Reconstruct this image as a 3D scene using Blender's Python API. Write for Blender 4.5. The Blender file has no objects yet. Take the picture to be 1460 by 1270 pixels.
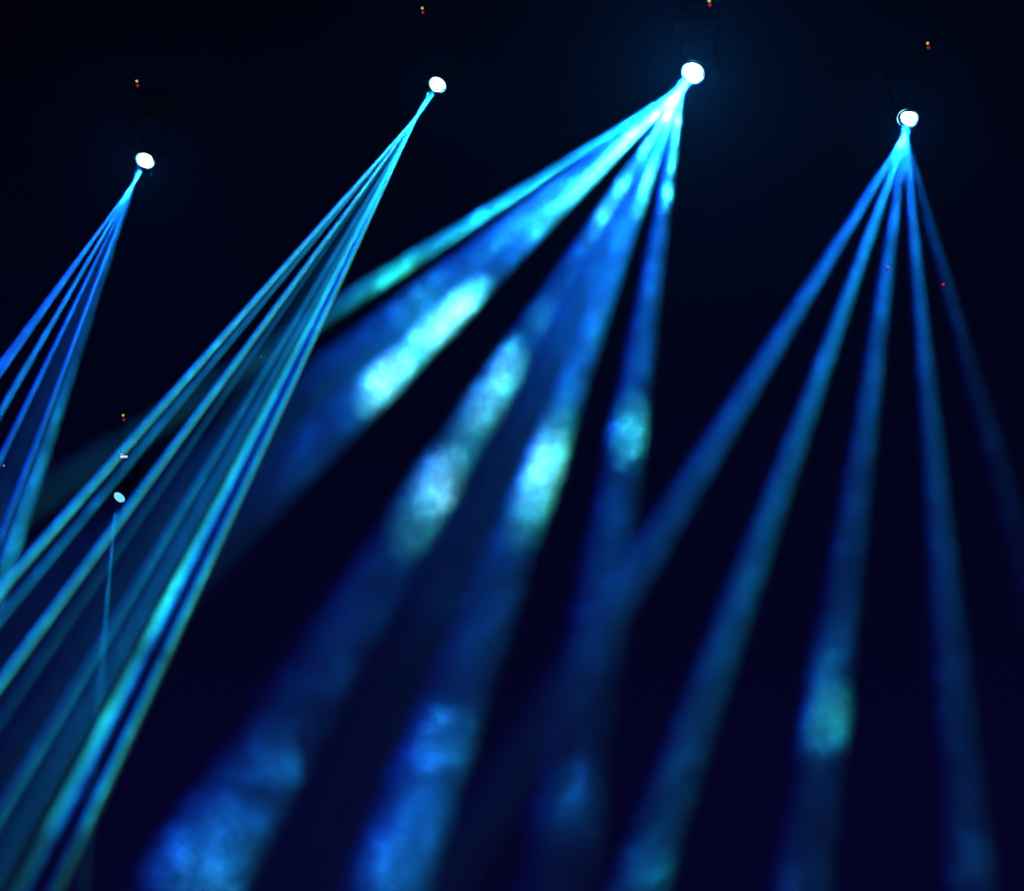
import bpy, bmesh, math, random
from mathutils import Vector, Matrix, noise

random.seed(7)
scene = bpy.context.scene
COL = scene.collection

# ------------------------------------------------------------------ camera
PW, PH = 1460.0, 1270.0                  # size of the photograph
FPX = 2315.0                             # focal length in photograph pixels
cam_data = bpy.data.cameras.new("camera")
cam = bpy.data.objects.new("camera", cam_data)
COL.objects.link(cam)
cam_data.sensor_fit = 'HORIZONTAL'
cam_data.sensor_width = 36.0
cam_data.lens = 36.0 * FPX / PW
cam_data.clip_start = 0.05
cam_data.clip_end = 500.0
cam.location = (0, 0, 1.7)
cam.rotation_euler = (math.radians(90 + 21), 0, 0)
scene.camera = cam
CAM_M = Matrix.Translation(cam.location) @ cam.rotation_euler.to_matrix().to_4x4()
CAM_I = CAM_M.inverted()
RIGHT = CAM_M.to_3x3() @ Vector((1, 0, 0))
UP = CAM_M.to_3x3() @ Vector((0, 1, 0))
BACK = CAM_M.to_3x3() @ Vector((0, 0, 1))

# ------------------------------------------------------------------ night sky and exposure
world = bpy.data.worlds.new("World")
scene.world = world
world.use_nodes = True
wbg = world.node_tree.nodes["Background"]
_nt = world.node_tree
_tc = _nt.nodes.new("ShaderNodeTexCoord")
_sp = _nt.nodes.new("ShaderNodeSeparateXYZ")
_cr = _nt.nodes.new("ShaderNodeValToRGB")
_nt.links.new(_tc.outputs["Generated"], _sp.inputs[0])
_nt.links.new(_sp.outputs[2], _cr.inputs[0])
_cr.color_ramp.interpolation = 'EASE'
_cr.color_ramp.elements[0].position = 0.0
_cr.color_ramp.elements[0].color = (0.08, 0.05, 1.0, 1)              # navy glow of lit haze put into the low sky
_cr.color_ramp.elements[1].position = 0.62
_cr.color_ramp.elements[1].color = (0.012, 0.012, 0.09, 1)
_nt.links.new(_cr.outputs[0], wbg.inputs[0])
wbg.inputs[1].default_value = 0.020
scene.view_settings.view_transform = 'Standard'
scene.view_settings.look = 'None'
scene.view_settings.exposure = 0.0
scene.view_settings.gamma = 1.0

scene.render.engine = 'CYCLES'
cy = scene.cycles
cy.use_denoising = True
cy.use_adaptive_sampling = False
cy.max_bounces = 4
cy.diffuse_bounces = 1
cy.glossy_bounces = 1
cy.transmission_bounces = 2
cy.volume_bounces = 0
cy.transparent_max_bounces = 96
cy.volume_step_rate = 2.0
cy.volume_max_steps = 64
cy.use_light_tree = False
cy.sample_clamp_indirect = 2.0


def at(x, y, depth):
    """Point that lies DEPTH metres in front of the camera behind the photograph's pixel x, y."""
    return CAM_M @ Vector(((x - PW / 2) / FPX * depth, -(y - PH / 2) / FPX * depth, -depth))


def to_px(p):
    q = CAM_I @ p
    return Vector((PW / 2 + q.x / -q.z * FPX, PH / 2 - q.y / -q.z * FPX)), -q.z


# ------------------------------------------------------------------ materials
def principled(name, col, rough=0.5, metal=0.0, bump=0.0, scale=40.0, var=0.25):
    m = bpy.data.materials.new(name)
    m.use_nodes = True
    nt = m.node_tree
    b = nt.nodes["Principled BSDF"]
    b.inputs["Roughness"].default_value = rough
    b.inputs["Metallic"].default_value = metal
    b.inputs["Specular IOR Level"].default_value = 0.0
    tc = nt.nodes.new("ShaderNodeTexCoord")
    nz = nt.nodes.new("ShaderNodeTexNoise")
    nz.inputs["Scale"].default_value = scale
    nz.inputs["Detail"].default_value = 5
    nt.links.new(tc.outputs["Object"], nz.inputs["Vector"])
    mx = nt.nodes.new("ShaderNodeMix")
    mx.data_type = 'RGBA'
    mx.inputs[6].default_value = (*[c * (1 - var) for c in col], 1)
    mx.inputs[7].default_value = (*[c * (1 + var) for c in col], 1)
    nt.links.new(nz.outputs["Fac"], mx.inputs[0])
    nt.links.new(mx.outputs[2], b.inputs["Base Color"])
    if bump:
        bp = nt.nodes.new("ShaderNodeBump")
        bp.inputs["Strength"].default_value = bump
        bp.inputs["Distance"].default_value = 0.002
        nt.links.new(nz.outputs["Fac"], bp.inputs["Height"])
        nt.links.new(bp.outputs[0], b.inputs["Normal"])
    return m


def emitter(name, col, strength, rim=None):
    """A lamp glass: a bright middle and a dimmer rim, broken up a little like faceted glass."""
    m = bpy.data.materials.new(name)
    m.use_nodes = True
    nt = m.node_tree
    nt.nodes.clear()
    out = nt.nodes.new("ShaderNodeOutputMaterial")
    em = nt.nodes.new("ShaderNodeEmission")
    em.inputs[0].default_value = (*col, 1)
    em.inputs[1].default_value = strength
    nt.links.new(em.outputs[0], out.inputs["Surface"])
    if rim is not None:
        tc = nt.nodes.new("ShaderNodeTexCoord")
        vo = nt.nodes.new("ShaderNodeTexVoronoi")
        vo.inputs["Scale"].default_value = rim
        nt.links.new(tc.outputs["Object"], vo.inputs["Vector"])
        mr = nt.nodes.new("ShaderNodeMapRange")
        mr.inputs["From Min"].default_value = 0.0
        mr.inputs["From Max"].default_value = 0.7
        mr.inputs["To Min"].default_value = strength
        mr.inputs["To Max"].default_value = strength * 0.35
        nt.links.new(vo.outputs["Distance"], mr.inputs["Value"])
        nt.links.new(mr.outputs[0], em.inputs[1])
    m.cycles.emission_sampling = 'NONE'
    return m


M_BLACK = principled("black_powder_coat", (0.002, 0.002, 0.0022), 0.9, 0.0, 0.4, 180)
M_PLASTIC = principled("black_plastic", (0.002, 0.002, 0.0022), 0.9, 0.0, 0.2, 90)
M_STEEL = principled("black_steel", (0.004, 0.004, 0.0045), 0.8, 0.0, 0.3, 60)
M_GROUND = principled("dark_ground", (0.03, 0.03, 0.032), 0.85, 0.0, 0.8, 3)
M_LENS = emitter("lit_lens_glass", (0.72, 0.95, 1.0), 5.0, 22)
M_RING = emitter("painted_rim_glow", (0.20, 0.70, 0.85), 1.4, 60)
_nt = M_RING.node_tree                                             # caught light painted on the rim as its own glow, in arcs
_n = _nt.nodes.new("ShaderNodeTexNoise")
_n.inputs["Scale"].default_value = 9.0
_t = _nt.nodes.new("ShaderNodeTexCoord")
_nt.links.new(_t.outputs["Object"], _n.inputs["Vector"])
_m = _nt.nodes.new("ShaderNodeMapRange")
_m.inputs["From Min"].default_value = 0.42
_m.inputs["From Max"].default_value = 0.62
_m.inputs["To Max"].default_value = 2.2
_nt.links.new(_n.outputs["Fac"], _m.inputs["Value"])
_nt.links.new(_m.outputs[0], [x for x in _nt.nodes if x.type == 'EMISSION'][0].inputs[1])
M_LENS_DIM = emitter("dim_lens_glass", (0.20, 0.72, 0.98), 1.1)
M_DARKGLASS = principled("dark_lens_glass", (0.01, 0.011, 0.014), 0.08, 0.0)
M_GREEN = emitter("yellow_green_led", (0.50, 0.62, 0.10), 0.9)
M_RED = emitter("red_led", (0.62, 0.008, 0.05), 0.6)
M_PINK = emitter("pink_display", (1.0, 0.62, 0.80), 1.0)
M_PALE = emitter("pale_led", (0.45, 0.6, 0.75), 0.45)
M_FAINT = emitter("faint_led", (0.30, 0.03, 0.10), 0.28)


# ------------------------------------------------------------------ mesh helpers
def link(name, bm, mat, parent=None, smooth=False):
    me = bpy.data.meshes.new(name)
    bmesh.ops.recalc_face_normals(bm, faces=bm.faces[:])
    bm.to_mesh(me)
    bm.free()
    if smooth:
        for p in me.polygons:
            p.use_smooth = True
    me.materials.append(mat)
    o = bpy.data.objects.new(name, me)
    COL.objects.link(o)
    if parent is not None:
        o.parent = parent
    return o


def add_box(bm, c, s, bevel=0.0, rot=None):
    M = Matrix.Translation(c) @ (rot or Matrix.Identity(4)) @ Matrix.Diagonal((*s, 1))
    r = bmesh.ops.create_cube(bm, size=1.0, matrix=M)
    if bevel:
        es = list({e for v in r['verts'] for e in v.link_edges})
        bmesh.ops.bevel(bm, geom=es, offset=bevel, segments=2, affect='EDGES', profile=0.6)


def add_lathe(bm, prof, n=32, M=None):
    """Surface of revolution about local Z from a list of (radius, z)."""
    M = M or Matrix.Identity(4)
    rings = []
    for r, z in prof:
        if r < 1e-6:
            rings.append([bm.verts.new(M @ Vector((0, 0, z)))])
        else:
            rings.append([bm.verts.new(M @ Vector((r * math.cos(2 * math.pi * k / n), r * math.sin(2 * math.pi * k / n), z))) for k in range(n)])
    for a, b in zip(rings, rings[1:]):
        for k in range(n):
            k2 = (k + 1) % n
            if len(a) == 1 and len(b) == 1:
                continue
            if len(a) == 1:
                bm.faces.new((a[0], b[k], b[k2]))
            elif len(b) == 1:
                bm.faces.new((a[k], b[0], a[k2]))
            else:
                bm.faces.new((a[k], b[k], b[k2], a[k2]))


def add_tube(bm, p0, p1, r, n=12):
    d = (p1 - p0)
    M = Matrix.Translation(p0) @ d.to_track_quat('Z', 'Y').to_matrix().to_4x4()
    add_lathe(bm, [(0, 0), (r, 0), (r, d.length), (0, d.length)], n, M)


def empty(name, loc, label, cat, group=None):
    o = bpy.data.objects.new(name, None)
    o.empty_display_size = 0.1
    COL.objects.link(o)
    o.location = loc
    o['label'] = label
    o['category'] = cat
    if group:
        o['group'] = group
    return o


# ------------------------------------------------------------------ ground
bm = bmesh.new()
bmesh.ops.create_grid(bm, x_segments=40, y_segments=40, size=120)
for v in bm.verts:
    v.co.z = noise.noise(v.co * 0.05) * 0.1 - 0.05
ground = link("ground", bm, M_GROUND)
ground['kind'] = 'structure'


# ------------------------------------------------------------------ moving head stage lights
LIT = "lit moving head stage lights"


def aim_matrix(d, side=None):
    """Rotation whose +Z points along D and whose X lies across it in the picture."""
    z = d.normalized()
    x = (side or RIGHT)
    x = (x - z * x.dot(z)).normalized()
    y = z.cross(x)
    return Matrix((x, y, z)).transposed()


def stage_light(px, py, depth, aim, led_px, radius, label, lens_mat=M_LENS, ring=True, group=LIT,
                leds=True, lens_size=0.93, lens_shift=(0, 0)):
    """A moving head: base box (with its lamps) on top, yoke with two arms below it, and the head with its lens."""
    lens_c = at(px, py, depth)
    led_c = at(led_px[0], led_px[1], depth - 0.05)
    R = aim_matrix(aim)
    aim = aim.normalized()
    body_len = radius * 3.2
    head_c = lens_c - aim * body_len * 0.55                       # pivot of the head
    base_c = Vector((head_c.x, head_c.y, led_c.z + 0.02))
    root = empty("stage_light", base_c + Vector((0, 0, 0.12)), label, "stage light", group)
    inv = Matrix.Translation(-root.location)

    def fin(name, b, mat, smooth=False, parent=None):
        b.transform(inv)
        return link(name, b, mat, parent or root, smooth)

    # head: a rounded barrel, its lens in the front
    H = Matrix.Translation(lens_c) @ R.to_4x4()
    b = bmesh.new()
    r = radius * 1.16
    add_lathe(b, [(0, -body_len), (r * 0.62, -body_len), (r * 0.86, -body_len * 0.93), (r * 1.10, -body_len * 0.78), (r * 1.14, -body_len * 0.45),
                  (r * 1.02, -body_len * 0.12), (r, 0.0), (r * 0.93, 0.006), (r * 0.93, -0.012), (0, -0.014)], 36, H)
    for k in range(5):                                            # cooling fins at the tail of the head
        z = -body_len * (0.60 + 0.07 * k)
        add_lathe(b, [(r * 1.08, z), (r * 1.18, z + 0.002), (r * 1.18, z + 0.007), (r * 1.08, z + 0.009)], 36, H)
    head = fin("head", b, M_BLACK, True)
    # the front glass, domed and slightly faceted, with a rim ring painted to glow
    b = bmesh.new()
    if ring:
        rr = radius * 0.93
        rr = radius * lens_size
        HL = H @ Matrix.Translation((radius * lens_shift[0], radius * lens_shift[1], 0))
        add_lathe(b, [(rr, -0.005), (rr * 0.97, 0.006), (rr * 0.75, 0.016), (rr * 0.4, 0.024), (0, 0.027)], 36, HL)
        HI = HL.inverted()
        rnd = random.Random(int(px))
        ph = [rnd.uniform(0, 6.28) for _ in range(3)]
        for v in b.verts:                                          # lobed outline of the multi-chip glass
            q = HI @ v.co
            a = math.atan2(q.y, q.x)
            f = 1 + 0.045 * math.sin(3 * a + ph[0]) + 0.04 * math.sin(2 * a + ph[1]) + 0.02 * math.sin(5 * a + ph[2])
            v.co = HL @ Vector((q.x * f, q.y * f, q.z))
        fin("lens", b, lens_mat, True, None)
        b = bmesh.new()
        add_lathe(b, [(radius * 1.07, 0.001), (radius * 1.03, 0.009), (radius * 0.97, 0.006), (radius * 0.96, -0.004)], 40, H)
        fin("lens_ring", b, M_RING, True)
    else:
        add_lathe(b, [(radius * 0.9, -0.005), (radius * 0.8, 0.008), (radius * 0.45, 0.018), (0, 0.021)], 20, H)
        fin("lens", b, lens_mat, True)
    # yoke
    ax = (R @ Vector((1, 0, 0)))
    ax = Vector((ax.x, ax.y, 0)).normalized()
    rz = Matrix.Rotation(math.atan2(ax.y, ax.x), 4, 'Z')
    top = base_c.z - 0.07
    b = bmesh.new()
    add_box(b, Vector((head_c.x, head_c.y, top - 0.02)), (r * 2.9, 0.10, 0.05), 0.012, rz)
    fin("yoke", b, M_BLACK)
    for s in (-1, 1):
        c = head_c + ax * s * r * 1.34
        b = bmesh.new()
        h = top - 0.05 - (head_c.z - 0.045)
        add_box(b, Vector((c.x, c.y, head_c.z - 0.045 + h / 2)), (0.032, 0.085, h), 0.01, rz)
        add_lathe(b, [(0, -0.02), (0.045, -0.02), (0.045, 0.02), (0, 0.02)], 20,
                  Matrix.Translation(c) @ rz @ Matrix.Rotation(math.pi / 2, 4, 'Y'))
        fin("arm", b, M_BLACK)
    # base box and clamp
    b = bmesh.new()
    add_box(b, base_c + Vector((0, 0, -0.005)), (0.34, 0.24, 0.12), 0.015, rz)
    base = fin("base", b, M_PLASTIC)
    pipe_z = base_c.z + 0.15
    for s in (-1, 1):
        b = bmesh.new()
        c = base_c + ax * s * 0.10
        add_box(b, Vector((c.x, c.y, base_c.z + 0.072)), (0.035, 0.05, 0.03), 0.004, rz)
        Mx = Matrix.Translation((c.x, c.y, pipe_z)) @ rz @ Matrix.Rotation(math.pi / 2, 4, 'Y')
        add_lathe(b, [(0.0262, -0.02), (0.038, -0.02), (0.038, 0.02), (0.0262, 0.02), (0.0262, -0.02)], 20, Mx)
        fin("clamp", b, M_STEEL)
    # status lamps on the face of the base that looks at the camera
    fz = base_c + (cam.location - base_c).normalized() * 0.0
    if leds:
        for k, (mat, nm, dy) in enumerate(((M_GREEN, "status_led", 0), (M_RED, "status_led", 6.3))):
            c = at(led_px[0] + (0.6 if k else -0.4), led_px[1] + dy - 2, to_px(base_c)[1] - 0.155)
            b = bmesh.new()
            bmesh.ops.create_uvsphere(b, u_segments=12, v_segments=8, radius=0.0125 if k == 0 else 0.0135, matrix=Matrix.Translation(c))
            o = fin(nm, b, mat, True)
            o['label'] = "tiny yellow green status lamp" if k == 0 else "tiny red status lamp under the green one"
    return root, lens_c, ax, pipe_z


# depth of each lamp, its place in the picture, where its beams cross and where each beam goes
#   beam: end x, end y, end depth, visible width at the end (px), blue level at the end, density power, colour key, options
def pt(O, E, f):
    return O + (E - O) * f


LAMPS = [
    dict(px=(207, 229), d=14.6, led=(195.5, 118), r=0.080, cross=(186, 268), dc=14.35, spill=1.0,
         label="lit stage light at the far left with a short fan of thin beams leaning left", ptag="far left lamp", k=0.4, wisp=0.3,
         beams=[
             (-150, 722, 10.5, 9, 0.12, 0.6, 'blue', dict(label="thin blue beam, outermost on the left of the far left lamp's fan", s=.4)),
             (-150, 745, 10.5, 7, 0.1, 0.6, 'blue', dict(label="thin blue beam just right of the far left lamp's outermost beam", s=.4)),
             (-150, 845, 10.4, 20, 0.23, 0.5, 'bluecyan', dict(label="brighter middle blue beam of the far left lamp's fan", s=.7, puffs=[(198, 246, 10, 18, 12), (184, 272, 8, 22, 7)])),  # clumps added at the lamp to whiten the beam's root
             (-50, 822, 10.4, 60, 0.022, 0.5, 'blue', dict(label="faint wide band between the far left lamp's middle and right beams", s=.9)),
             (-95, 850, 10.4, 8, 0.06, 0.5, 'blue', dict(label="hair thin strand just right of the far left lamp's middle beam", s=.3)),
             (-62, 930, 10.3, 9, 0.07, 0.5, 'blue', dict(label="hair thin strand just left of the far left lamp's mottled beam", s=.3)),
             (-60, 1010, 10.2, 40, 0.04, 0.4, 'bluecyan', dict(label="mottled cyan smoke lit beam, rightmost of the far left lamp's fan", s=.5,
                 puffs=[(97, 545, 14, 26, 2.75, 0.3), (76, 595, 20, 36, 6.05, 0.3), (56, 655, 28, 40, 5.5, 0.3), (40, 705, 28, 40, 5.5, 0.3), (20, 770, 34, 50, 6.6, 0.3), (0, 840, 40, 50, 6.6, 0.3)])),
         ]),
    dict(px=(624, 121), d=14.6, led=(602.5, 14), r=0.076, cross=(592, 185), dc=14.2, spill=0.4,
         label="lit stage light second from the left with many thin beams running down left", ptag="second lamp from the left", k=0.6, wisp=0.3,
         beams=[
             (-200, 1068, 8.6, 10, 0.1, 1.5, 'cyan', dict(label="thin teal beam, outermost on the left of the second lamp's fan", s=.5)),
             (-200, 1122, 8.6, 12, 0.045, 1.5, 'teal', dict(label="thin dim teal beam just inside the second lamp's outermost beam", s=.6)),
             (-160, 1190, 8.4, 18, 0.13, 1.5, 'cyan', dict(label="bright thin cyan beam, third from the left of the second lamp's fan", s=.3)),
             (-140, 1225, 8.2, 9, 0.007, 1.4, 'teal', dict(label="faint hair thin strand just right of the second lamp's third beam", s=.3)),
             (-95, 1318, 8.0, 9, 0.01, 1.4, 'teal', dict(label="faint hair thin strand in the middle of the second lamp's teal band", s=.3)),
             (-60, 1366, 7.8, 34, 0.034, 1.2, 'teal', dict(label="teal strand hugging the left side of the second lamp's brightest beam", s=.6, fade=(60, 1120, 60, .4))),
             (-110, 1295, 8.0, 80, 0.008, 1, 'teal', dict(label="faint wide teal band in the middle of the second lamp's fan", s=1.3)),
             (-66, 1345, 8.0, 46, 0.026, 1, 'teal', dict(label="faint teal beam left of the second lamp's brightest beam", s=1.0)),
             (-36, 1400, 7.6, 34, 0.19, 1.2, 'cyanblue', dict(label="broadest bright cyan blue beam of the second lamp's fan", fade=(66, 1182, 14, .08), s=.5,
                 puffs=[(232, 850, 30, 90, 1.3), (150, 1020, 30, 60, 1.2), (430, 445, 16, 60, 1.0), (340, 640, 24, 100, 0.6)], gaps=[(203, 930, 16)])),
             (12, 1410, 7.6, 20, 0.08, 1.25, 'cyan', dict(label="thin cyan beam, rightmost of the second lamp's fan", fade=(115, 1175, 26, .12), s=.5,
                 puffs=[(270, 870, 20, 120, .7), (170, 1070, 24, 80, .5)], gaps=[(235, 935, 12)])),
         ]),
    dict(px=(988, 104), d=11.7, led=(1011.5, 3.5), r=0.082, cross=(973, 128), dc=11.3, spill=4.5,
         label="brightest and largest lit stage light, third from the left, in a blue halo", ptag="brightest lamp", k=0.27, r0=0.028, wisp=0.7,
         beams=[
             (60, 705, 7.6, 58, 0.1, -0.8, 'cyanfade', dict(label="narrow cyan beam, highest and flattest of the brightest lamp's fan", fade=(455, 448, 70, .07), s=.3,
                 puffs=[(560, 385, 40, 50, 2.6), (700, 300, 30, 90, .6)])),
             (150, 800, 7.6, 115, 0.085, -0.85, 'blue', dict(label="wide blue beam under the flattest beam of the brightest lamp", fade=(470, 510, 90, .10), s=.6,
                 puffs=[(760, 310, 44, 80, 1.6), (590, 420, 46, 46, 2.6)])),
             (245, 830, 7.2, 96, 0.1, -0.7, 'blue', dict(label="beam with the two whitest smoke patches, third from the left of the brightest lamp", fade=(420, 670, 110, .12), s=.3,
                 puffs=[(835, 258, 24, 80, 9), (905, 196, 13, 50, 12), (948, 156, 8, 30, 9), (760, 325, 24, 34, 2), (650, 450, 38, 50, 32), (610, 488, 36, 34, 24), (568, 524, 34, 28, 22), (542, 548, 42, 30, 34)])),  # clumps nearest the lamp are boosted for overexposed white
             (290, 1225, 6.0, 136, 0.03, -1, 'blue', dict(label="beam of the brightest lamp with two pale patches and a blue cloud low down", s=.3,
                 puffs=[(948, 168, 7, 30, 8), (920, 212, 10, 18, 7), (888, 262, 15, 26, 9), (862, 300, 15, 14, 11), (845, 330, 20, 20, 3), (765, 452, 28, 26, 2.4), (706, 532, 42, 40, 24), (682, 586, 44, 34, 20), (655, 636, 60, 30, 4), (626, 688, 48, 34, 44), (596, 735, 60, 34, 12), (385, 1000, 30, 20, 2, .05), (392, 1086, 48, 20, 22, .05), (352, 1132, 70, 26, 14, .02), (312, 1190, 70, 36, 40, .03), (280, 1245, 100, 34, 50, .04)])),
             (690, 740, 8.6, 130, 0.07, -0.9, 'blue', dict(label="dim blue beam between the two pale patched beams of the brightest lamp", fade=(790, 540, 60, .2), s=.9,
                 puffs=[(850, 360, 30, 60, 0.3)])),
             (560, 1240, 6.0, 122, 0.036, -1, 'blue', dict(label="beam with one long pale patch, fifth of the brightest lamp", s=.3,
                 puffs=[(953, 176, 7, 30, 7), (922, 250, 13, 30, 11), (912, 292, 14, 14, 9), (848, 462, 28, 26, 1.6), (803, 560, 34, 22, 3.6, .5), (784, 620, 56, 30, 13.2), (772, 668, 58, 38, 33), (756, 725, 60, 36, 9.6), (622, 1056, 80, 20, 28.2, .05), (596, 1110, 56, 40, 14.1, .02), (580, 1175, 70, 44, 19.4, .02), (562, 1250, 70, 36, 24.6, .05)])),
             (812, 1140, 6.6, 112, 0.032, -0.95, 'blue', dict(label="steepest beam of the brightest lamp with one round mottled patch", fade=(852, 930, 60, .35), s=.3,
                 puffs=[(967, 180, 7, 30, 10), (961, 232, 8, 18, 9), (954, 276, 10, 20, 7), (930, 420, 26, 30, .8, .3), (897, 615, 50, 28, 17, .4), (812, 1150, 90, 44, 12, .05)])),
         ]),
    dict(px=(1294, 169), d=13.6, led=(1323, 64), r=0.082, cross=(1291, 192), dc=13.3, spill=1.0,
         label="lit stage light at the far right with five soft wide beams", ptag="far right lamp", k=0.33, ls=0.80, sh=(0.13, 0.0), wisp=0.5, r0=0.028,
         beams=[
             (760, 1050, 8.2, 84, 0.04, -0.85, 'blue', dict(label="soft beam of the far right lamp leaning furthest left", puffs=[(1284, 205, 8, 12, 5)], fade=(880, 860, 70, .12), s=.3)),  # clump added under the lamp for a white beam root
             (908, 1262, 7.0, 90, 0.036, -0.95, 'bluecyan', dict(label="soft beam, second from the left of the far right lamp", s=.3,
                 puffs=[(1055, 830, 34, 14, 1, .3), (1000, 985, 20, 8, 0.4, .3), (945, 1256, 60, 24, 11, .08)])),
             (1143, 1262, 7.0, 96, 0.019, -1.1, 'blue', dict(label="middle beam of the far right lamp with a teal smoke knot low down", s=.3,
                 puffs=[(1152, 958, 40, 20, 30, .1), (1186, 1018, 44, 30, 44, .12), (1160, 1048, 52, 24, 12, .15), (1172, 912, 46, 18, 6, .15), (1130, 1262, 70, 20, 8, .05)])),
             (1384, 1262, 7.2, 82, 0.019, -1.1, 'blue', dict(label="soft beam just right of straight down under the far right lamp", s=.3,
                 puffs=[(1374, 1222, 60, 34, 4, .1), (1330, 640, 30, 40, 0.25)])),
             (1530, 1050, 8.2, 70, 0.0045, -1.15, 'blue', dict(label="faintest beam of the far right lamp leaning right", s=.3)),
         ]),
]

COLORS = {                                                          # across the beam: left fringe, middle, right fringe
    'blue':     ((0.000, 0.025, 1.0), (0.003, 0.17, 1.0), (0.003, 0.18, 0.62)),
    'bluecyan': ((0.000, 0.040, 1.0), (0.003, 0.22, 1.0), (0.003, 0.25, 0.60)),
    'cyan':     ((0.000, 0.100, 1.0), (0.004, 0.50, 1.0), (0.014, 0.40, 0.40)),
    'cyanfade': ((0.000, 0.040, 1.0), (0.003, 0.38, 1.0), (0.008, 0.32, 0.36)),
    'cyanblue': ((0.006, 0.380, .50), (0.004, 0.44, 1.0), (0.000, 0.08, 0.85)),
    'teal':     ((0.000, 0.110, 0.9), (0.003, 0.29, 0.8), (0.003, 0.34, 0.62)),
}
START = 0.04
BASE = 0.006            # scattering coefficient of the smoke where a beam ends, per metre
K = 3.8                 # lamp power calibration


def math_node(nt, op, a, b=None, clamp=False):
    n = nt.nodes.new("ShaderNodeMath")
    n.operation = op
    n.use_clamp = clamp
    for i, v in enumerate((a, b)):
        if v is None:
            continue
        if isinstance(v, (int, float)):
            n.inputs[i].default_value = v
        else:
            nt.links.new(v, n.inputs[i])
    return n.outputs[0]


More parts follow.
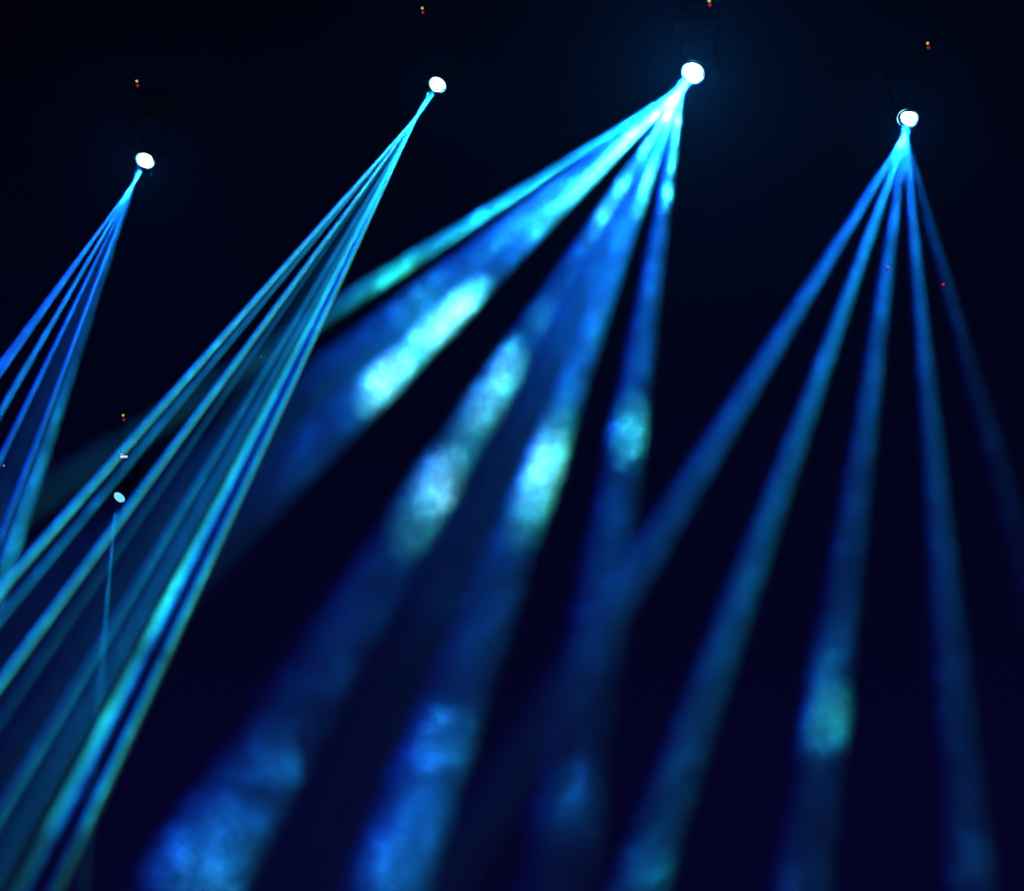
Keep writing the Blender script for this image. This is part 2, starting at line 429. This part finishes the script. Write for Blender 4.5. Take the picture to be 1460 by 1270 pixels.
def smoke_material(L, power, puffs, gaps, fade, seed, wisp):
    """Smoke inside a beam: density shaped to set the brightness along it, with the drifting clumps the photograph shows, plus clumps added to whiten its root."""
    m = bpy.data.materials.new("lit_smoke")
    m.use_nodes = True
    nt = m.node_tree
    nt.nodes.clear()
    out = nt.nodes.new("ShaderNodeOutputMaterial")
    vs = nt.nodes.new("ShaderNodeVolumeScatter")
    vs.inputs["Anisotropy"].default_value = 0.0
    nt.links.new(vs.outputs[0], out.inputs["Volume"])
    tr = nt.nodes.new("ShaderNodeBsdfTransparent")                 # the skin of the beam does not stop light
    mixs = nt.nodes.new("ShaderNodeMixShader")
    nt.links.new(tr.outputs[0], mixs.inputs[1])
    nt.links.new(tr.outputs[0], mixs.inputs[2])
    nt.links.new(mixs.outputs[0], out.inputs["Surface"])
    tc = nt.nodes.new("ShaderNodeTexCoord")
    sep = nt.nodes.new("ShaderNodeSeparateXYZ")
    nt.links.new(tc.outputs["Object"], sep.inputs[0])
    tz = math_node(nt, 'MAXIMUM', math_node(nt, 'DIVIDE', sep.outputs[2], L), 0.001)
    dens = math_node(nt, 'MULTIPLY', math_node(nt, 'POWER', math_node(nt, 'ADD', tz, 0.03 if power < 0 else 0.001), power), BASE)  # brightness along the beam is set through the density
    dens = math_node(nt, 'MULTIPLY', dens, math_node(nt, 'DIVIDE', tz, math_node(nt, 'ADD', tz, 0.030)))   # density lowered at the lamp to hold down the glare there
    off = nt.nodes.new("ShaderNodeVectorMath")
    off.operation = 'ADD'
    off.inputs[1].default_value = (seed * 3.1, seed * 7.7, seed * 1.3)
    nt.links.new(tc.outputs["Object"], off.inputs[0])
    nz = nt.nodes.new("ShaderNodeTexNoise")
    nz.inputs["Scale"].default_value = 0.9
    nz.inputs["Detail"].default_value = 1
    nt.links.new(off.outputs[0], nz.inputs["Vector"])
    mod = math_node(nt, 'ADD', math_node(nt, 'MULTIPLY', nz.outputs["Fac"], 0.9), 0.55)
    if wisp:
        nw = nt.nodes.new("ShaderNodeTexNoise")
        nw.inputs["Scale"].default_value = 6.0
        nw.inputs["Detail"].default_value = 5
        nw.inputs["Roughness"].default_value = 0.65
        nt.links.new(off.outputs[0], nw.inputs["Vector"])
        wv = math_node(nt, 'MULTIPLY', math_node(nt, 'POWER', math_node(nt, 'MULTIPLY', nw.outputs["Fac"], 2.0), 6.5), wisp)
        mod = math_node(nt, 'MULTIPLY', mod, math_node(nt, 'ADD', wv, 1.0 - wisp * 0.9))
    dens = math_node(nt, 'MULTIPLY', dens, mod)
    for (z, hl) in gaps:                                           # stretches where the smoke has thinned out
        g = math_node(nt, 'DIVIDE', math_node(nt, 'SUBTRACT', sep.outputs[2], z), hl)
        g = math_node(nt, 'MULTIPLY', g, g)
        g = math_node(nt, 'SUBTRACT', 1.0, math_node(nt, 'MULTIPLY', math_node(nt, 'POWER', 2.718, math_node(nt, 'MULTIPLY', g, -1.0)), 0.88))
        dens = math_node(nt, 'MULTIPLY', dens, g)
    if fade:                                                       # density drops to a remainder past here
        mr = nt.nodes.new("ShaderNodeMapRange")
        mr.interpolation_type = 'SMOOTHSTEP'
        mr.inputs["From Min"].default_value = fade[0] - fade[1]
        mr.inputs["From Max"].default_value = fade[0] + fade[1]
        mr.inputs["To Min"].default_value = 1.0
        mr.inputs["To Max"].default_value = fade[2]
        nt.links.new(sep.outputs[2], mr.inputs["Value"])
        dens = math_node(nt, 'MULTIPLY', dens, mr.outputs[0])
    if puffs:
        nf = nt.nodes.new("ShaderNodeTexNoise")
        nf.inputs["Scale"].default_value = 8.0
        nf.inputs["Detail"].default_value = 6
        nf.inputs["Distortion"].default_value = 0.7
        nf.inputs["Roughness"].default_value = 0.62
        nt.links.new(off.outputs[0], nf.inputs["Vector"])
        warp = math_node(nt, 'MULTIPLY', math_node(nt, 'SUBTRACT', nf.outputs["Fac"], 0.5), 2.9)
        total = pale = None
        for (c, s, amp, w) in puffs:
            mp = nt.nodes.new("ShaderNodeVectorMath")
            mp.operation = 'SUBTRACT'
            mp.inputs[1].default_value = c
            nt.links.new(tc.outputs["Object"], mp.inputs[0])
            dv = nt.nodes.new("ShaderNodeVectorMath")
            dv.operation = 'DIVIDE'
            dv.inputs[1].default_value = s
            nt.links.new(mp.outputs[0], dv.inputs[0])
            ln = nt.nodes.new("ShaderNodeVectorMath")
            ln.operation = 'LENGTH'
            nt.links.new(dv.outputs[0], ln.inputs[0])
            q = math_node(nt, 'ADD', ln.outputs["Value"], warp)
            mr = nt.nodes.new("ShaderNodeMapRange")
            mr.interpolation_type = 'SMOOTHSTEP'
            mr.inputs["From Min"].default_value = 1.45
            mr.inputs["From Max"].default_value = 0.10
            mr.inputs["To Min"].default_value = 0.0
            mr.inputs["To Max"].default_value = amp
            nt.links.new(q, mr.inputs["Value"])
            total = mr.outputs[0] if total is None else math_node(nt, 'ADD', total, mr.outputs[0])
            pw = math_node(nt, 'MULTIPLY', mr.outputs[0], w)
            pale = pw if pale is None else math_node(nt, 'ADD', pale, pw)
        fine = math_node(nt, 'ADD', math_node(nt, 'MULTIPLY', math_node(nt, 'POWER', math_node(nt, 'MULTIPLY', nf.outputs["Fac"], 2.0), 7.0), 0.62), 0.08)
        total = math_node(nt, 'MULTIPLY', total, fine)
        dens = math_node(nt, 'MULTIPLY', dens, math_node(nt, 'ADD', total, 1.0))
        col = None
        for k, glare_tint in ((0.22, (0.05, 1.0, 0.62, 1)), (0.017, (0.72, 1.0, 0.80, 1))):   # lit patches' teal and overexposed white put into the smoke's colour
            mx = nt.nodes.new("ShaderNodeMix")
            mx.data_type = 'RGBA'
            nt.links.new(math_node(nt, 'MULTIPLY', pale, k, clamp=True), mx.inputs[0])
            if col is None:
                mx.inputs[6].default_value = (0.02, 0.40, 1.0, 1)      # blue of the beam's light put into the smoke's colour
            else:
                nt.links.new(col, mx.inputs[6])
            mx.inputs[7].default_value = glare_tint
            col = mx.outputs[2]
        nt.links.new(col, vs.inputs["Color"])
    else:
        vs.inputs["Color"].default_value = (0.02, 0.40, 1.0, 1)
    nt.links.new(dens, vs.inputs["Density"])
    m.cycles.volume_sampling = 'EQUIANGULAR'
    m.cycles.homogeneous_volume = False
    m.cycles.volume_step_rate = 1.0
    return m


def gobo(light, colors, streak, half, seed):
    """Colour fringes across the beam and streaks along it, made by the lamp's own glass and gobo."""
    light.use_nodes = True
    nt = light.node_tree
    em = nt.nodes["Emission"]
    tc = nt.nodes.new("ShaderNodeTexCoord")
    sep = nt.nodes.new("ShaderNodeSeparateXYZ")
    nt.links.new(tc.outputs["Normal"], sep.inputs[0])
    az = math_node(nt, 'ABSOLUTE', sep.outputs[2])
    u = math_node(nt, 'DIVIDE', math_node(nt, 'DIVIDE', sep.outputs[0], az), math.tan(half))   # -1 .. 1 across
    v = math_node(nt, 'DIVIDE', math_node(nt, 'DIVIDE', sep.outputs[1], az), math.tan(half))
    cr = nt.nodes.new("ShaderNodeValToRGB")
    e = cr.color_ramp.elements
    colors = [(c[0] / 0.02 * 0.5, c[1] / 0.40 * 0.5, c[2] * 0.5) for c in colors]
    e[0].position = 0.14
    e[0].color = (*colors[0], 1)
    e[1].position = 0.45
    e[1].color = (*colors[1], 1)
    e2 = cr.color_ramp.elements.new(0.60)
    e2.color = (*colors[1], 1)
    e3 = cr.color_ramp.elements.new(0.84)
    e3.color = (*colors[2], 1)
    nt.links.new(math_node(nt, 'ADD', math_node(nt, 'MULTIPLY', u, 0.5), 0.5), cr.inputs[0])
    nt.links.new(cr.outputs[0], em.inputs["Color"])
    cb = nt.nodes.new("ShaderNodeCombineXYZ")
    nt.links.new(u, cb.inputs[0])
    nt.links.new(math_node(nt, 'MULTIPLY', v, 0.35), cb.inputs[1])
    cb.inputs[2].default_value = seed * 2.37
    nz = nt.nodes.new("ShaderNodeTexNoise")
    nz.inputs["Scale"].default_value = 3.2
    nz.inputs["Detail"].default_value = 2
    nt.links.new(cb.outputs[0], nz.inputs["Vector"])
    k = math_node(nt, 'MULTIPLY', math_node(nt, 'SUBTRACT', nz.outputs["Fac"], 0.5), 3.4 * streak)
    nt.links.new(math_node(nt, 'MAXIMUM', math_node(nt, 'ADD', k, 1.0), 0.05), em.inputs["Strength"])


def light_beam(lens_c, aim_ax, O, O_depth, beam, seed, lamp_group):
    ex, ey, ed, wpx, level, power, ckey, opt = beam
    E = at(ex, ey, ed)
    d = (E - O).normalized()
    # start on the glass: back along the beam's own line from the crossing point
    back = max((O - lens_c).dot(aim_ax), 0.02) / max(d.dot(aim_ax), 0.2)
    S = O - d * (back - START)
    L = (E - S).length
    vis = wpx / 2 / FPX * ed
    r0 = min(opt.get('r0', 0.040), max(0.009, vis * 0.25))
    half_t = (vis / 0.70 - r0) / L
    half = math.atan(max(half_t, 0.004))
    side = RIGHT - d * RIGHT.dot(d)
    Rm = aim_matrix(d)
    view = (E - cam.location).normalized()
    sin_v = max(d.cross(view).length, 0.15)
    # real lamp
    ld = bpy.data.lights.new("beam_lamp", 'SPOT')
    ld.spot_size = 2 * half
    ld.spot_blend = 0.75
    ld.shadow_soft_size = r0
    ld.color = (1, 1, 1)
    chord = 2 * vis / sin_v
    ld.energy = K * level * 4 * math.pi * L * L / (BASE * chord) * 4 * math.pi
    lo = bpy.data.objects.new("beam_lamp", ld)
    COL.objects.link(lo)
    zz = -d
    x = (RIGHT - zz * RIGHT.dot(zz)).normalized()
    y = zz.cross(x)
    lo.matrix_world = Matrix.Translation(S) @ Matrix((x, y, zz)).transposed().to_4x4()
    lo['kind'] = 'helper'
    gobo(ld, COLORS[ckey], opt.get('s', .3), half, seed)
    # smoke cut to the beam's own shape so its light shows, down to the ground or past the frame
    Lf = L * 1.18
    n = 28 if vis > 0.06 else 12
    M = Matrix.Translation(S) @ Rm.to_4x4()
    Mi = M.inverted()
    while (M @ Vector((0, 0, Lf))).z < 0.25:
        Lf *= 0.97
    b = bmesh.new()
    prof = []
    for i in range(25):
        z = 0.01 + (Lf - 0.01) * (i / 24) ** 1.6
        prof.append((r0 * 1.15 + z * math.tan(half) * 1.03 + 0.002, z))
    prof = [(0, prof[0][1])] + prof + [(0, prof[-1][1])]
    add_lathe(b, prof, n)
    # clumps, given in the photograph's pixels, turned into places along the beam
    axis = [(i / 600 * Lf) for i in range(601)]
    apx = [to_px(M @ Vector((0, 0, z))) for z in axis]

    def place(qx, qy):
        i = min(range(601), key=lambda k: (apx[k][0].x - qx) ** 2 + (apx[k][0].y - qy) ** 2)
        return i

    puffs, gaps = [], []
    for (qx, qy, wa, la, amp, *pl) in opt.get('puffs', []):
        pale = pl[0] if pl else opt.get('pale', 1.0)
        i = place(qx, qy)
        z, dep = axis[i], apx[i][1]
        c = Mi @ at(qx, qy, dep)
        c = Vector((c.x, c.y, z))
        j = min(i + 4, 600)
        ppm = (apx[j][0] - apx[max(j - 8, 0)][0]).length / max(axis[j] - axis[max(j - 8, 0)], 1e-6)   # pixels per metre along the beam
        puffs.append((c, (wa / FPX * dep * 1.15, wa / FPX * dep * 1.6, la / ppm), amp, pale))
    for (qx, qy, la) in opt.get('gaps', []):
        i = place(qx, qy)
        j = min(i + 4, 600)
        ppm = (apx[j][0] - apx[max(j - 8, 0)][0]).length / max(axis[j] - axis[max(j - 8, 0)], 1e-6)
        gaps.append((axis[i], la / ppm))
    fade = None
    if 'fade' in opt:
        qx, qy, la, rest = opt['fade']
        i = place(qx, qy)
        j = min(i + 4, 600)
        ppm = (apx[j][0] - apx[max(j - 8, 0)][0]).length / max(axis[j] - axis[max(j - 8, 0)], 1e-6)
        fade = (axis[i], la / ppm, rest)
    o = link("light_beam", b, smoke_material(L, power, puffs, gaps, fade, seed, opt.get('wisp', 0.0)), None, True)
    o.matrix_world = M
    o['label'] = opt['label']
    o['category'] = 'light beam'
    o['kind'] = 'thing'
    o['group'] = lamp_group
    return o


roots = []
seed = 0
for lamp in LAMPS:
    O = at(*lamp['cross'], lamp['dc'])
    mean = Vector((0, 0, 0))
    for bmx in lamp['beams']:
        mean += (at(bmx[0], bmx[1], bmx[2]) - O).normalized()
    mean.normalize()
    O = at(*lamp['px'], lamp['d']) + mean * lamp['k']
    root, lens_c, ax, pz = stage_light(*lamp['px'], lamp['d'], mean, lamp['led'], lamp['r'], lamp['label'],
                                     lens_size=lamp.get('ls', 0.93), lens_shift=lamp.get('sh', (0, 0)))
    roots.append((root, pz))
    for bmx in lamp['beams']:
        seed += 1
        bmx[7].setdefault('r0', lamp.get('r0', 0.04))
        bmx[7].setdefault('wisp', lamp.get('wisp', 0.0))
        light_beam(lens_c, mean, O, lamp['dc'], bmx, seed, "beams of the " + lamp['ptag'])
    # the stray light of the lit glass, which makes the halo in the haze
    ld = bpy.data.lights.new("glow_lamp", 'POINT')
    ld.color = (0.10, 0.50, 1.0)
    ld.energy = 20.0 * lamp['spill'] * 1.5
    ld.shadow_soft_size = 0.05
    lo = bpy.data.objects.new("glow_lamp", ld)
    COL.objects.link(lo)
    lo.location = lens_c + mean * 0.12
    lo['kind'] = 'helper'

# ------------------------------------------------------------------ fifth, dim stage light low on the left
aim5 = (at(158, 1000, 12.0) - at(170, 709, 14.0))
root5, lens5, ax5, pz5 = stage_light(170, 709, 16.0, (BACK * 0.75 - UP * 0.62 - RIGHT * 0.4), (176, 594), 0.068,
                                     "dim stage light low on the left among the teal beams with one faint beam",
                                     lens_mat=M_LENS_DIM, ring=False, group="dim stage lights behind the beams")
light_beam(lens5, (BACK * 0.55 - UP * 0.75 - RIGHT * 0.45).normalized(), lens5 + (BACK * 0.55 - UP * 0.75 - RIGHT * 0.45).normalized() * 0.06, 15.9,
           (142, 985, 13.0, 15, 0.05, 0.0, 'teal', dict(label="single faint narrow beam falling from the dim low left lamp", s=.4)), 55,
           "beam of the dim low left lamp")

# pale display lamp between the fifth light and its status lamps
d_root = empty("display_panel", at(176, 650, 15.3), "small pink white lit display in a black box on the low left lamp's arm", "display")
bm = bmesh.new()
add_box(bm, Vector((0, 0.035, 0)), (0.085, 0.05, 0.055), 0.006)
link("housing", bm, M_PLASTIC, d_root)
bm = bmesh.new()
add_box(bm, Vector((0.004, 0.007, -0.004)), (0.066, 0.006, 0.020), 0.002)
link("screen", bm, M_PINK, d_root)
bm = bmesh.new()
add_box(bm, Vector((-0.022, 0.007, 0.022)), (0.030, 0.006, 0.008), 0.002)
link("indicator", bm, M_PALE, d_root)


# ------------------------------------------------------------------ small far indicator lamps
def indicator(px, py, depth, mat, rad, label):
    root = empty("indicator_light", at(px, py, depth), label, "indicator light", "tiny indicator lamps in the dark")
    b = bmesh.new()
    add_box(b, Vector((0, 0.055, 0)), (0.028, 0.08, 0.028), 0.004)
    link("housing", b, M_PLASTIC, root)
    b = bmesh.new()
    add_lathe(b, [(rad, 0.0), (rad * 0.9, rad * 0.5), (rad * 0.5, rad * 0.85), (0, rad)], 12, Matrix.Translation((0, 0.012, 0)) @ Matrix.Rotation(math.pi / 2, 4, 'X'))
    link("bulb", b, mat, root, True)
    return root


indicator(1266, 380, 17.0, M_RED, 0.014, "tiny red indicator lamp seen inside the middle beam of the far right lamp")
indicator(1345, 405, 17.0, M_RED, 0.018, "tiny bright red indicator lamp right of the far right lamp's beams")
indicator(372, 508, 17.0, M_FAINT, 0.014, "faint red indicator lamp, left of two inside the second lamp's fan")
indicator(387, 508, 17.0, M_FAINT, 0.012, "faintest red indicator lamp, right of two inside the second lamp's fan")
indicator(1024, 100, 12.2, M_FAINT, 0.008, "barely visible grey pink indicator lamp just right of the brightest lamp")
indicator(5, 663, 15.0, M_PALE, 0.010, "tiny pale indicator lamp at the left edge beside a mottled beam")

# ------------------------------------------------------------------ haze
bm = bmesh.new()
add_box(bm, Vector((0, 11, 6.0)), (46, 44, 15.0))
mh = bpy.data.materials.new("haze")
mh.use_nodes = True
nt = mh.node_tree
nt.nodes.clear()
out = nt.nodes.new("ShaderNodeOutputMaterial")
pv = nt.nodes.new("ShaderNodeVolumePrincipled")
pv.inputs["Color"].default_value = (0.10, 0.50, 1.0, 1)
pv.inputs["Density"].default_value = 0.0016
pv.inputs["Anisotropy"].default_value = 0.75
nt.links.new(pv.outputs[0], out.inputs["Volume"])
mh.cycles.volume_sampling = 'EQUIANGULAR'
haze = link("haze", bm, mh)
haze['kind'] = 'stuff'
